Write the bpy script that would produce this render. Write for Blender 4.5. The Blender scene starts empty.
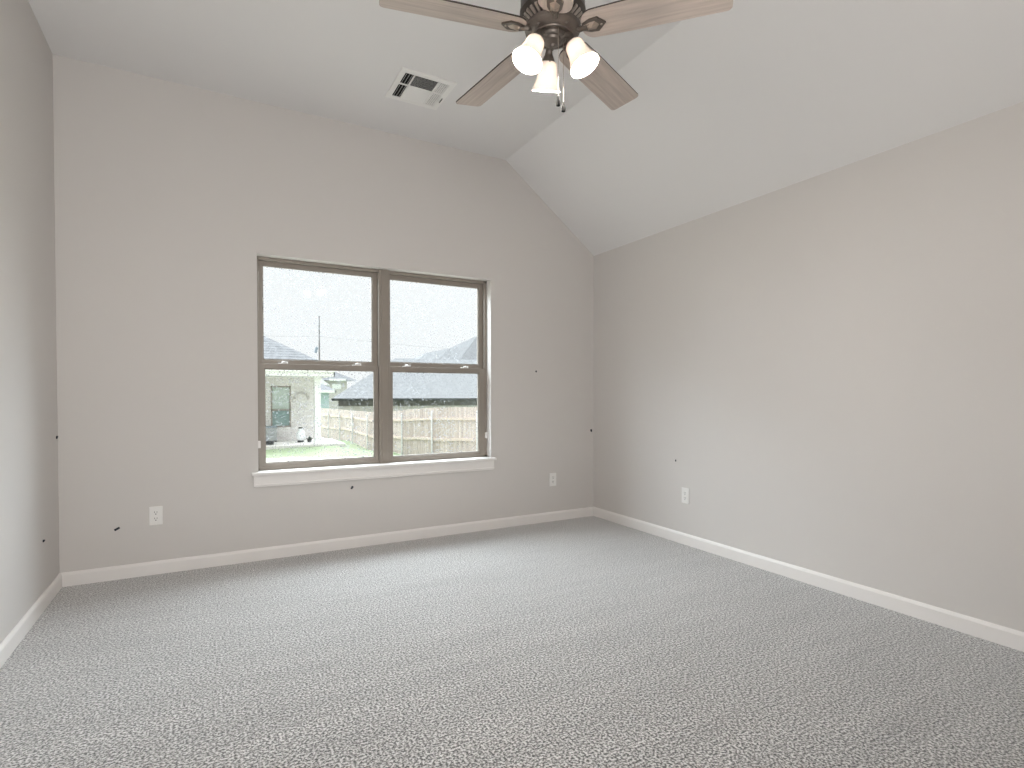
import bpy, bmesh, math, random
from mathutils import Vector, Matrix
random.seed(4)
S = bpy.context.scene
COL = S.collection
PI = math.pi

# ------------------------------------------------------------------ camera
CAM_Z = 1.14
YAW, PITCH, ROLL = 0.505, -0.0155, -0.0007
F_PX, SY = 547.96, 18.58
cam = bpy.data.cameras.new('camera')
cam.sensor_width = 36.0
cam.lens = F_PX / 1024 * 36
cam.shift_y = SY / 1024
cam.clip_start, cam.clip_end = 0.02, 500
camo = bpy.data.objects.new('camera', cam); COL.objects.link(camo)
fw = Vector((math.sin(YAW)*math.cos(PITCH), math.cos(YAW)*math.cos(PITCH), math.sin(PITCH)))
rt = Vector((math.cos(YAW), -math.sin(YAW), 0)); up = rt.cross(fw)
r2 = math.cos(ROLL)*rt + math.sin(ROLL)*up; u2 = -math.sin(ROLL)*rt + math.cos(ROLL)*up
camo.matrix_world = Matrix(((r2.x, u2.x, -fw.x, 0), (r2.y, u2.y, -fw.y, 0), (r2.z, u2.z, -fw.z, CAM_Z), (0, 0, 0, 1)))
S.camera = camo

# ------------------------------------------------------------------ view, world, lights
S.view_settings.view_transform = 'Standard'
S.view_settings.look = 'None'
S.view_settings.exposure = 0.22
S.view_settings.gamma = 1.0
S.view_settings.use_curve_mapping = False
S.cycles.use_denoising = True
S.cycles.max_bounces = 12
S.cycles.diffuse_bounces = 8
S.cycles.transparent_max_bounces = 16
S.cycles.sample_clamp_indirect = 20.0

W = bpy.data.worlds.new('overcast_sky'); S.world = W
W.use_nodes = True
wn, wl = W.node_tree.nodes, W.node_tree.links
bg = wn['Background']
tc = wn.new('ShaderNodeTexCoord'); sep = wn.new('ShaderNodeSeparateXYZ'); rmp = wn.new('ShaderNodeValToRGB')
wl.new(tc.outputs['Generated'], sep.inputs[0]); wl.new(sep.outputs['Z'], rmp.inputs[0])
# overcast: the zenith is about three times as bright as the horizon
rmp.color_ramp.elements[0].position = 0.28; rmp.color_ramp.elements[0].color = (0.265, 0.272, 0.277, 1)
rmp.color_ramp.elements[1].position = 1.0; rmp.color_ramp.elements[1].color = (0.93, 0.96, 1.0, 1)
wl.new(rmp.outputs[0], bg.inputs['Color'])
bg.inputs['Strength'].default_value = 3.3

SUN_E, REAR_E, BULB_E, LAMP_W, SKY_BOOST_E = 14.5, 57.0, 40.0, 15.0, 400.0
sun = bpy.data.lights.new('veiled_sun', 'SUN'); sun.energy = SUN_E; sun.angle = math.radians(115); sun.color = (0.86, 0.94, 1.0)
suno = bpy.data.objects.new('veiled_sun', sun); COL.objects.link(suno)
suno.rotation_euler = Vector((-0.15, -1.0, -0.36)).to_track_quat('-Z', 'Y').to_euler()
# added fill lamp just inside the made-up rear opening, behind the camera
ar = bpy.data.lights.new('rear_fill_light', 'AREA'); ar.shape = 'RECTANGLE'; ar.size = 1.25; ar.size_y = 2.0
ar.energy = REAR_E; ar.color = (1.0, 0.972, 0.945)
aro = bpy.data.objects.new('rear_fill_light', ar); COL.objects.link(aro)
aro.location = (-0.10, -0.72, 1.20)
aro.rotation_euler = Vector((-0.05, 0.8, 0.65)).to_track_quat('-Z', 'Y').to_euler()

# added area lamp outside above the back window, boosts its daylight
sk = bpy.data.lights.new('window_sky_boost', 'AREA'); sk.shape = 'RECTANGLE'; sk.size = 5.0; sk.size_y = 1.2
sk.energy = SKY_BOOST_E; sk.color = (0.80, 0.91, 1.0)
sko = bpy.data.objects.new('window_sky_boost', sk); COL.objects.link(sko)
sko.location = (1.15, 5.35, 3.2)
sko.rotation_euler = Vector((0.0, -1.0, -0.9)).to_track_quat('-Z', 'Y').to_euler()

# ------------------------------------------------------------------ material helpers
def srgb(r, g, b):
    f = lambda c: (c/255/12.92) if c/255 <= 0.04045 else ((c/255+0.055)/1.055)**2.4
    return (f(r), f(g), f(b))

def mat(name, col, rough=0.6, metal=0.0, var=0.06, scale=20.0, bump=0.0, bscale=200.0, spec=0.4, stretch=None):
    m = bpy.data.materials.new(name); m.use_nodes = True
    n, l = m.node_tree.nodes, m.node_tree.links
    b = n['Principled BSDF']
    b.inputs['Roughness'].default_value = rough; b.inputs['Metallic'].default_value = metal
    b.inputs['Specular IOR Level'].default_value = spec
    t = n.new('ShaderNodeTexCoord'); src = t.outputs['Object']
    if stretch:
        mp = n.new('ShaderNodeMapping'); mp.inputs['Scale'].default_value = stretch
        l.new(src, mp.inputs[0]); src = mp.outputs[0]
    nz = n.new('ShaderNodeTexNoise'); nz.inputs['Scale'].default_value = scale; nz.inputs['Detail'].default_value = 4
    l.new(src, nz.inputs['Vector'])
    mx = n.new('ShaderNodeMix'); mx.data_type = 'RGBA'
    mx.inputs[6].default_value = (*[c*(1-var) for c in col], 1); mx.inputs[7].default_value = (*[min(1, c*(1+var)) for c in col], 1)
    l.new(nz.outputs['Fac'], mx.inputs[0]); l.new(mx.outputs[2], b.inputs['Base Color'])
    if bump:
        n2 = n.new('ShaderNodeTexNoise'); n2.inputs['Scale'].default_value = bscale; n2.inputs['Detail'].default_value = 3
        l.new(src, n2.inputs['Vector'])
        bp = n.new('ShaderNodeBump'); bp.inputs['Strength'].default_value = bump; bp.inputs['Distance'].default_value = 0.002
        l.new(n2.outputs['Fac'], bp.inputs['Height']); l.new(bp.outputs[0], b.inputs['Normal'])
    return m

WALLC = (0.61, 0.585, 0.563)
M_wall = mat('painted_drywall', WALLC, 0.75, var=0.012, scale=1.5, bump=0.12, bscale=140, spec=0.25)
M_ceil = mat('painted_ceiling', (0.745, 0.735, 0.73), 0.85, var=0.012, scale=2, bump=0.15, bscale=120, spec=0.15)
M_trim = mat('white_trim_paint', (0.78, 0.755, 0.735), 0.4, var=0.01, scale=6)
M_frame = mat('taupe_vinyl', srgb(142, 134, 125), 0.45, var=0.03, scale=8)
M_white = mat('white_plastic', (0.78, 0.77, 0.75), 0.35, var=0.01)
M_vent = mat('white_enamel', (0.80, 0.79, 0.77), 0.4, var=0.01)
M_dark = mat('dark_void', (0.015, 0.015, 0.016), 0.9, var=0.1)
M_slot = mat('outlet_slot', (0.02, 0.02, 0.02), 0.7, var=0.1)
M_bronze = mat('brushed_bronze', (0.15, 0.128, 0.112), 0.38, 0.7, var=0.12, scale=60)
M_bronze2 = mat('dark_bronze', (0.085, 0.075, 0.068), 0.4, 0.6, var=0.12, scale=60)
M_speck = mat('dark_blue_speck', (0.012, 0.018, 0.03), 0.6, var=0.2)
M_chain = mat('chain_metal', (0.42, 0.36, 0.31), 0.45, 0.9, var=0.05)
M_fob = mat('dark_fob', (0.004, 0.0035, 0.003), 0.7, var=0.1, spec=0.08)
M_rib = mat('aged_bronze_fins', (0.40, 0.345, 0.30), 0.45, 0.5, var=0.1)
M_concrete = mat('concrete', (0.62, 0.60, 0.57), 0.9, var=0.12, scale=2.5)
M_eave_shade = mat('painted_eave_shade', (0.13, 0.125, 0.12), 0.8, var=0.3, scale=5)  # dark colour standing in for eave shade
M_fascia = mat('white_fascia', (0.85, 0.85, 0.85), 0.6, var=0.02)
M_post = mat('galvanised_post', (0.62, 0.63, 0.63), 0.5, 0.2, var=0.05)
M_rail = mat('cedar_rail', (0.66, 0.555, 0.49), 0.8, var=0.12, scale=6)
M_pole = mat('weathered_pole', (0.16, 0.15, 0.145), 0.9, var=0.2, scale=4)
M_trans = mat('transformer_steel', (0.26, 0.31, 0.36), 0.5, var=0.05)
M_wire = mat('wire', (0.25, 0.25, 0.26), 0.6)
M_tank = mat('white_tank_paint', (0.80, 0.82, 0.84), 0.35, var=0.02)
M_black = mat('black_plastic', (0.03, 0.035, 0.035), 0.5, var=0.1)
M_green = mat('dark_leaf', (0.05, 0.085, 0.06), 0.7, var=0.4, scale=25)
M_box = mat('grey_metal_cabinet', (0.36, 0.38, 0.38), 0.5, var=0.05)
M_teal = mat('teal_siding', (0.40, 0.50, 0.52), 0.7, var=0.05)
M_siding = mat('white_siding', (0.80, 0.80, 0.80), 0.7, var=0.03)
M_wpane = mat('house_window_glass', (0.20, 0.30, 0.30), 0.08, var=0.1, scale=2, spec=0.6)
M_wscreen = mat('house_window_blind', (0.50, 0.57, 0.54), 0.4, var=0.06, scale=2)

def carpet():
    m = bpy.data.materials.new('speckled_carpet'); m.use_nodes = True
    n, l = m.node_tree.nodes, m.node_tree.links; b = n['Principled BSDF']
    b.inputs['Roughness'].default_value = 1.0; b.inputs['Specular IOR Level'].default_value = 0.05
    b.inputs['Sheen Weight'].default_value = 1.0; b.inputs['Sheen Roughness'].default_value = 0.45
    t = n.new('ShaderNodeTexCoord')
    n1 = n.new('ShaderNodeTexNoise'); n1.inputs['Scale'].default_value = 118; n1.inputs['Detail'].default_value = 2; n1.inputs['Roughness'].default_value = 0.6
    l.new(t.outputs['Object'], n1.inputs['Vector'])
    r = n.new('ShaderNodeValToRGB'); e = r.color_ramp.elements
    e[0].position = 0.40; e[0].color = (0.015, 0.013, 0.011, 1)
    e[1].position = 0.62; e[1].color = (0.60, 0.59, 0.575, 1)
    k = e.new(0.505); k.color = (0.26, 0.248, 0.236, 1)
    l.new(n1.outputs['Fac'], r.inputs[0])
    # vacuum tracks: broad soft streaks
    mp = n.new('ShaderNodeMapping'); mp.inputs['Rotation'].default_value = (0, 0, 0.35); mp.inputs['Scale'].default_value = (0.5, 3.2, 1)
    l.new(t.outputs['Object'], mp.inputs[0])
    n2 = n.new('ShaderNodeTexNoise'); n2.inputs['Scale'].default_value = 2.6; n2.inputs['Detail'].default_value = 4; n2.inputs['Roughness'].default_value = 0.6
    l.new(mp.outputs[0], n2.inputs['Vector'])
    mr = n.new('ShaderNodeMapRange'); mr.inputs[1].default_value = 0.3; mr.inputs[2].default_value = 0.7; mr.inputs[3].default_value = 0.86; mr.inputs[4].default_value = 1.08
    l.new(n2.outputs['Fac'], mr.inputs[0])
    mx = n.new('ShaderNodeMix'); mx.data_type = 'RGBA'; mx.blend_type = 'MULTIPLY'; mx.inputs[0].default_value = 1
    l.new(r.outputs[0], mx.inputs[6]); l.new(mr.outputs[0], mx.inputs[7]); l.new(mx.outputs[2], b.inputs['Base Color'])
    bp = n.new('ShaderNodeBump'); bp.inputs['Strength'].default_value = 0.7; bp.inputs['Distance'].default_value = 0.006
    l.new(n1.outputs['Fac'], bp.inputs['Height']); l.new(bp.outputs[0], b.inputs['Normal'])
    return m
M_carpet = carpet()

def blade_wood():
    m = mat('greywash_wood', (0.45, 0.385, 0.34), 0.5, var=0.35, scale=9, stretch=(0.55, 9, 9), bump=0.05, bscale=30)
    return m
M_blade = blade_wood()
M_bladeedge = mat('dark_walnut', (0.045, 0.033, 0.028), 0.5, var=0.3, scale=9, stretch=(0.6, 10, 10))

def shade_glass():
    m = bpy.data.materials.new('frosted_white_glass'); m.use_nodes = True
    n, l = m.node_tree.nodes, m.node_tree.links
    out = n['Material Output']; b = n['Principled BSDF']
    nz = n.new('ShaderNodeTexNoise'); nz.inputs['Scale'].default_value = 30
    mx = n.new('ShaderNodeMix'); mx.data_type = 'RGBA'
    mx.inputs[6].default_value = (0.88, 0.83, 0.78, 1); mx.inputs[7].default_value = (0.92, 0.88, 0.84, 1)
    l.new(nz.outputs['Fac'], mx.inputs[0])
    b.inputs['Roughness'].default_value = 0.25
    tr = n.new('ShaderNodeBsdfTranslucent')
    l.new(mx.outputs[2], tr.inputs['Color']); l.new(mx.outputs[2], b.inputs['Base Color'])
    ms = n.new('ShaderNodeMixShader'); ms.inputs[0].default_value = 0.10
    l.new(b.outputs[0], ms.inputs[1]); l.new(tr.outputs[0], ms.inputs[2]); l.new(ms.outputs[0], out.inputs['Surface'])
    return m
M_shade = shade_glass()

def bulb_mat():
    m = bpy.data.materials.new('lit_bulb'); m.use_nodes = True
    b = m.node_tree.nodes['Principled BSDF']
    b.inputs['Emission Color'].default_value = (1.0, 0.84, 0.70, 1); b.inputs['Emission Strength'].default_value = BULB_E
    return m
M_bulb = bulb_mat()

def wet_glass():
    """clear window glass with small rain drops clinging to its outer face"""
    m = bpy.data.materials.new('rain_specked_glass'); m.use_nodes = True
    n, l = m.node_tree.nodes, m.node_tree.links
    out = n['Material Output']; n.remove(n['Principled BSDF'])
    t = n.new('ShaderNodeTexCoord')
    tr = n.new('ShaderNodeBsdfTransparent'); tr.inputs[0].default_value = (0.97, 0.98, 0.975, 1)
    gl = n.new('ShaderNodeBsdfGlossy'); gl.inputs['Roughness'].default_value = 0.02
    lw_ = n.new('ShaderNodeLayerWeight'); lw_.inputs[0].default_value = 0.5
    pw = n.new('ShaderNodeMath'); pw.operation = 'POWER'; pw.inputs[1].default_value = 5; l.new(lw_.outputs['Facing'], pw.inputs[0])
    fr = n.new('ShaderNodeMath'); fr.operation = 'MULTIPLY_ADD'; fr.inputs[1].default_value = 0.96; fr.inputs[2].default_value = 0.035; l.new(pw.outputs[0], fr.inputs[0])
    m1 = n.new('ShaderNodeMixShader')
    l.new(fr.outputs[0], m1.inputs[0]); l.new(tr.outputs[0], m1.inputs[1]); l.new(gl.outputs[0], m1.inputs[2])
    # drops
    v = n.new('ShaderNodeTexVoronoi'); v.inputs['Scale'].default_value = 95; v.inputs['Randomness'].default_value = 1
    l.new(t.outputs['Object'], v.inputs['Vector'])
    sepc = n.new('ShaderNodeSeparateColor'); l.new(v.outputs['Color'], sepc.inputs[0])
    sz = n.new('ShaderNodeMapRange'); sz.inputs[1].default_value = 0.40; sz.inputs[2].default_value = 1.0; sz.inputs[3].default_value = 0.0; sz.inputs[4].default_value = 0.52
    l.new(sepc.outputs[0], sz.inputs[0])
    lt = n.new('ShaderNodeMath'); lt.operation = 'LESS_THAN'
    l.new(v.outputs['Distance'], lt.inputs[0]); l.new(sz.outputs[0], lt.inputs[1])
    big = n.new('ShaderNodeTexNoise'); big.inputs['Scale'].default_value = 4.0; l.new(t.outputs['Object'], big.inputs['Vector'])
    bm_ = n.new('ShaderNodeMapRange'); bm_.inputs[1].default_value = 0.35; bm_.inputs[2].default_value = 0.6; bm_.inputs[3].default_value = 0.25; bm_.inputs[4].default_value = 0.75
    l.new(big.outputs['Fac'], bm_.inputs[0])
    mu = n.new('ShaderNodeMath'); mu.operation = 'MULTIPLY'; l.new(lt.outputs[0], mu.inputs[0]); l.new(bm_.outputs[0], mu.inputs[1])
    dl = n.new('ShaderNodeBsdfTranslucent'); dl.inputs[0].default_value = (0.155, 0.16, 0.165, 1)
    m2 = n.new('ShaderNodeMixShader')
    l.new(mu.outputs[0], m2.inputs[0]); l.new(m1.outputs[0], m2.inputs[1]); l.new(dl.outputs[0], m2.inputs[2])
    l.new(m2.outputs[0], out.inputs['Surface'])
    return m
M_glass = wet_glass()

def brick_mat(name, c1, c2, mortar, scale=1.0):
    m = bpy.data.materials.new(name); m.use_nodes = True
    n, l = m.node_tree.nodes, m.node_tree.links; b = n['Principled BSDF']; b.inputs['Roughness'].default_value = 0.9
    t = n.new('ShaderNodeTexCoord'); mp = n.new('ShaderNodeMapping'); mp.inputs['Rotation'].default_value = (PI/2, 0, 0)
    l.new(t.outputs['Object'], mp.inputs[0])
    bt = n.new('ShaderNodeTexBrick'); bt.inputs['Scale'].default_value = 4.0*scale
    bt.inputs['Color1'].default_value = (*c1, 1); bt.inputs['Color2'].default_value = (*c2, 1); bt.inputs['Mortar'].default_value = (*mortar, 1)
    bt.inputs['Mortar Size'].default_value = 0.03
    l.new(mp.outputs[0], bt.inputs['Vector']); l.new(bt.outputs['Color'], b.inputs['Base Color'])
    return m
M_brick = brick_mat('pale_brick', (0.60, 0.56, 0.55), (0.74, 0.71, 0.70), (0.78, 0.77, 0.76))
M_brick2 = brick_mat('grey_brick', (0.42, 0.39, 0.38), (0.55, 0.52, 0.50), (0.6, 0.58, 0.56))

def shingle_mat(name, a, bcol):
    m = bpy.data.materials.new(name); m.use_nodes = True
    n, l = m.node_tree.nodes, m.node_tree.links; b = n['Principled BSDF']; b.inputs['Roughness'].default_value = 0.95
    t = n.new('ShaderNodeTexCoord')
    nz = n.new('ShaderNodeTexNoise'); nz.inputs['Scale'].default_value = 5; nz.inputs['Detail'].default_value = 6; nz.inputs['Roughness'].default_value = 0.75
    l.new(t.outputs['Object'], nz.inputs['Vector'])
    wv = n.new('ShaderNodeTexWave'); wv.wave_type = 'BANDS'; wv.bands_direction = 'Z'; wv.inputs['Scale'].default_value = 3.2; wv.inputs['Distortion'].default_value = 0.6
    l.new(t.outputs['Object'], wv.inputs['Vector'])
    ad = n.new('ShaderNodeMath'); ad.operation = 'MULTIPLY_ADD'; ad.inputs[1].default_value = 0.25
    l.new(wv.outputs['Fac'], ad.inputs[0]); l.new(nz.outputs['Fac'], ad.inputs[2])
    r = n.new('ShaderNodeValToRGB'); r.color_ramp.elements[0].position = 0.4; r.color_ramp.elements[1].position = 0.85
    r.color_ramp.elements[0].color = (*a, 1); r.color_ramp.elements[1].color = (*bcol, 1)
    l.new(ad.outputs[0], r.inputs[0]); l.new(r.outputs[0], b.inputs['Base Color'])
    return m
M_roof = shingle_mat('grey_shingle', (0.10, 0.105, 0.11), (0.27, 0.28, 0.295))
M_roof2 = shingle_mat('pale_grey_shingle', (0.17, 0.177, 0.185), (0.305, 0.315, 0.325))

def fence_mat():
    m = bpy.data.materials.new('cedar_pickets'); m.use_nodes = True
    n, l = m.node_tree.nodes, m.node_tree.links; b = n['Principled BSDF']; b.inputs['Roughness'].default_value = 0.9
    t = n.new('ShaderNodeTexCoord'); mp = n.new('ShaderNodeMapping'); mp.inputs['Scale'].default_value = (9, 9, 0.5)
    l.new(t.outputs['Object'], mp.inputs[0])
    nz = n.new('ShaderNodeTexNoise'); nz.inputs['Scale'].default_value = 1.0; nz.inputs['Detail'].default_value = 5
    l.new(mp.outputs[0], nz.inputs['Vector'])
    r = n.new('ShaderNodeValToRGB'); r.color_ramp.elements[0].position = 0.32; r.color_ramp.elements[1].position = 0.68
    r.color_ramp.elements[0].color = (0.41, 0.335, 0.305, 1); r.color_ramp.elements[1].color = (0.64, 0.56, 0.525, 1)
    l.new(nz.outputs['Fac'], r.inputs[0]); l.new(r.outputs[0], b.inputs['Base Color'])
    return m
M_fence = fence_mat()

def lawn_mat():
    m = bpy.data.materials.new('patchy_lawn'); m.use_nodes = True
    n, l = m.node_tree.nodes, m.node_tree.links; b = n['Principled BSDF']; b.inputs['Roughness'].default_value = 1.0
    t = n.new('ShaderNodeTexCoord')
    nz = n.new('ShaderNodeTexNoise'); nz.inputs['Scale'].default_value = 0.35; nz.inputs['Detail'].default_value = 5; nz.inputs['Roughness'].default_value = 0.6
    l.new(t.outputs['Object'], nz.inputs['Vector'])
    # the strip by the fence and patio is greener, the near lawn is dormant
    sp = n.new('ShaderNodeSeparateXYZ'); l.new(t.outputs['Object'], sp.inputs[0])
    mr = n.new('ShaderNodeMapRange'); mr.inputs[1].default_value = 13; mr.inputs[2].default_value = 19; mr.inputs[3].default_value = -0.16; mr.inputs[4].default_value = 0.22
    l.new(sp.outputs['Y'], mr.inputs[0])
    ad = n.new('ShaderNodeMath'); l.new(nz.outputs['Fac'], ad.inputs[0]); l.new(mr.outputs[0], ad.inputs[1])
    r = n.new('ShaderNodeValToRGB'); r.color_ramp.elements[0].position = 0.36; r.color_ramp.elements[1].position = 0.64
    r.color_ramp.elements[0].color = (0.39, 0.36, 0.30, 1); r.color_ramp.elements[1].color = (0.255, 0.32, 0.19, 1)
    l.new(ad.outputs[0], r.inputs[0])
    n3 = n.new('ShaderNodeTexNoise'); n3.inputs['Scale'].default_value = 14; l.new(t.outputs['Object'], n3.inputs['Vector'])
    m3 = n.new('ShaderNodeMapRange'); m3.inputs[3].default_value = 0.75; m3.inputs[4].default_value = 1.2; l.new(n3.outputs['Fac'], m3.inputs[0])
    mx = n.new('ShaderNodeMix'); mx.data_type = 'RGBA'; mx.blend_type = 'MULTIPLY'; mx.inputs[0].default_value = 1
    l.new(r.outputs[0], mx.inputs[6]); l.new(m3.outputs[0], mx.inputs[7]); l.new(mx.outputs[2], b.inputs['Base Color'])
    return m
M_lawn = lawn_mat()

# ------------------------------------------------------------------ mesh helpers
class MB:
    def __init__(s): s.bm = bmesh.new()
    def face(s, pts, mi=0):
        vs = [s.bm.verts.new(p) for p in pts]
        f = s.bm.faces.new(vs); f.material_index = mi; return f
    def hexa(s, p):   # p: 8 points, bottom 4 ccw then top 4 ccw
        v = [s.bm.verts.new(q) for q in p]
        for i in ((3, 2, 1, 0), (4, 5, 6, 7), (0, 1, 5, 4), (1, 2, 6, 5), (2, 3, 7, 6), (3, 0, 4, 7)):
            s.bm.faces.new([v[k] for k in i])
        return s
    def box(s, a, b, bevel=0.0):
        (x0, y0, z0), (x1, y1, z1) = a, b
        if bevel:
            t = bmesh.new()
            v = [t.verts.new(q) for q in ((x0, y0, z0), (x1, y0, z0), (x1, y1, z0), (x0, y1, z0), (x0, y0, z1), (x1, y0, z1), (x1, y1, z1), (x0, y1, z1))]
            for i in ((3, 2, 1, 0), (4, 5, 6, 7), (0, 1, 5, 4), (1, 2, 6, 5), (2, 3, 7, 6), (3, 0, 4, 7)): t.faces.new([v[k] for k in i])
            bmesh.ops.bevel(t, geom=t.edges[:], offset=bevel, segments=2, affect='EDGES', profile=0.5)
            s.join(t); return s
        return s.hexa(((x0, y0, z0), (x1, y0, z0), (x1, y1, z0), (x0, y1, z0), (x0, y0, z1), (x1, y0, z1), (x1, y1, z1), (x0, y1, z1)))
    def join(s, t, M=None):
        me = bpy.data.meshes.new('tmp'); t.to_mesh(me); t.free()
        if M is not None: me.transform(M)
        s.bm.from_mesh(me); bpy.data.meshes.remove(me)
    def prism(s, poly, vec):   # planar polygon extruded along vec
        vec = Vector(vec); a = [s.bm.verts.new(p) for p in poly]; b = [s.bm.verts.new(Vector(p)+vec) for p in poly]
        s.bm.faces.new(a[::-1]); s.bm.faces.new(b); n = len(a)
        for i in range(n): s.bm.faces.new((a[i], a[(i+1) % n], b[(i+1) % n], b[i]))
        return s
    def lathe(s, prof, seg=32, M=None, cap0=False, cap1=False):
        M = M or Matrix(); rings = []
        for r, z in prof:
            rings.append([s.bm.verts.new(M @ Vector((r*math.cos(2*PI*i/seg), r*math.sin(2*PI*i/seg), z))) for i in range(seg)])
        for A, B in zip(rings, rings[1:]):
            for i in range(seg): s.bm.faces.new((A[i], A[(i+1) % seg], B[(i+1) % seg], B[i]))
        if cap0: s.bm.faces.new(rings[0][::-1])
        if cap1: s.bm.faces.new(rings[-1])
        return s
    def tube(s, pts, r, seg=10):
        pts = [Vector(p) for p in pts]; rr = r if hasattr(r, '__len__') else [r]*len(pts); rings = []
        for i, p in enumerate(pts):
            d = (pts[min(i+1, len(pts)-1)] - pts[max(i-1, 0)]).normalized()
            a = d.orthogonal().normalized() if i == 0 else (prev - d*prev.dot(d)).normalized()
            prev = a; b = d.cross(a)
            rings.append([s.bm.verts.new(p + rr[i]*(math.cos(2*PI*k/seg)*a + math.sin(2*PI*k/seg)*b)) for k in range(seg)])
        for A, B in zip(rings, rings[1:]):
            for k in range(seg): s.bm.faces.new((A[k], A[(k+1) % seg], B[(k+1) % seg], B[k]))
        s.bm.faces.new(rings[0][::-1]); s.bm.faces.new(rings[-1]); return s
    def sphere(s, c, r, sc=(1, 1, 1), u=12, v=8):
        t = bmesh.new(); bmesh.ops.create_uvsphere(t, u_segments=u, v_segments=v, radius=r)
        s.join(t, Matrix.Translation(c) @ Matrix.Diagonal((*sc, 1))); return s
    def build(s, name, mats, parent=None, smooth=False, recalc=True, angle=40):
        if recalc: bmesh.ops.recalc_face_normals(s.bm, faces=s.bm.faces[:])
        me = bpy.data.meshes.new(name); s.bm.to_mesh(me); s.bm.free()
        for m in (mats if isinstance(mats, (list, tuple)) else [mats]): me.materials.append(m)
        if smooth:
            me.polygons.foreach_set('use_smooth', [True]*len(me.polygons)); me.set_sharp_from_angle(angle=math.radians(angle))
        o = bpy.data.objects.new(name, me); COL.objects.link(o)
        if parent: o.parent = parent
        return o

def thing(name, label, cat, loc=(0, 0, 0), rz=0.0, group=None):
    o = bpy.data.objects.new(name, None); COL.objects.link(o)
    o.location = loc; o.rotation_euler = (0, 0, rz); o.empty_display_size = 0.05
    return tag(o, label, cat, group)
def tag(o, label, cat, group=None):
    o['label'] = label; o['category'] = cat
    if group: o['group'] = group
    return o
def struct(o, label=None, cat=None):
    o['kind'] = 'structure'
    if label: o['label'] = label
    if cat: o['category'] = cat
    return o
def copy_tree(o, parent=None):
    c = o.copy(); COL.objects.link(c)
    if parent: c.parent = parent
    for ch in list(o.children): copy_tree(ch, c)
    return c

# ------------------------------------------------------------------ room shell
XL, XR, D, YB = -0.783, 3.152, 4.122, -0.75
CZ, TZ, XC = 3.126, 2.428, 2.219
WX0, WX1, WZ0, WZ1 = 0.292, 2.075, 0.605, 2.100
TH = 0.16

b = MB(); b.box((XL-TH, YB-TH, -0.12), (XR+TH, D+TH, 0.0))
struct(b.build('floor', M_carpet), 'grey and beige speckled carpet covering the bedroom floor', 'floor')

b = MB(); v = (0, TH, 0)
b.prism([(XL, D, 0), (XR, D, 0), (XR, D, WZ0), (XL, D, WZ0)], v)
b.prism([(XL, D, WZ0), (WX0, D, WZ0), (WX0, D, CZ), (XL, D, CZ)], v)
b.prism([(WX0, D, WZ1), (WX1, D, WZ1), (WX1, D, CZ), (WX0, D, CZ)], v)
b.prism([(WX1, D, WZ0), (XR, D, WZ0), (XR, D, TZ), (XC, D, CZ), (WX1, D, CZ)], v)
struct(b.build('wall_back', M_wall), 'light greige back wall around the twin window, sloped at its top right', 'wall')
b = MB(); b.box((XL-TH, YB-TH, 0), (XL, D+TH, CZ))
struct(b.build('wall_left', M_wall), 'light greige wall at the left edge of the picture', 'wall')
b = MB(); b.box((XR, YB-TH, 0), (XR+TH, D+TH, TZ))
struct(b.build('wall_right', M_wall), 'blank light greige wall on the right under the sloped ceiling', 'wall')
RX0, RX1, RZ0, RZ1 = -0.74, 0.54, 0.02, 2.25
b = MB(); v = (0, -TH, 0)
b.prism([(XL, YB, 0), (XR, YB, 0), (XR, YB, RZ0), (XL, YB, RZ0)], v)
b.prism([(XL, YB, RZ0), (RX0, YB, RZ0), (RX0, YB, CZ), (XL, YB, CZ)], v)
b.prism([(RX0, YB, RZ1), (RX1, YB, RZ1), (RX1, YB, CZ), (RX0, YB, CZ)], v)
b.prism([(RX1, YB, RZ0), (XR, YB, RZ0), (XR, YB, TZ), (XC, YB, CZ), (RX1, YB, CZ)], v)
struct(b.build('wall_rear', M_wall))
b = MB(); v = (0, D+TH-(YB-TH), 0); y0 = YB-TH
b.prism([(XL-TH, y0, CZ), (XC, y0, CZ), (XC, y0, CZ+.15), (XL-TH, y0, CZ+.15)], v)
sl = (CZ-TZ)/(XR-XC)
b.prism([(XC, y0, CZ), (XR+TH, y0, TZ-sl*TH), (XR+TH, y0, TZ-sl*TH+.19), (XC, y0, CZ+.15)], v)
struct(b.build('ceiling', M_ceil), 'light grey ceiling, flat on the left and sloping down to the right', 'ceiling')

BH, BT = 0.083, 0.014
def baseboard(name, p, q, nrm):
    p, q, nrm = Vector((*p, 0)), Vector((*q, 0)), Vector((*nrm, 0))
    prof = [(0, 0), (BT, 0), (BT, BH-0.016), (BT*0.75, BH-0.008), (BT*0.45, BH-0.002), (BT*0.3, BH), (0, BH)]
    b = MB(); b.prism([p + nrm*a + Vector((0, 0, z)) for a, z in prof], q-p)
    return struct(b.build(name, M_trim))
baseboard('baseboard_back', (XL, D), (XR, D), (0, -1))
baseboard('baseboard_left', (XL, YB), (XL, D), (1, 0))
baseboard('baseboard_right', (XR, YB), (XR, D), (-1, 0))

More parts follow.
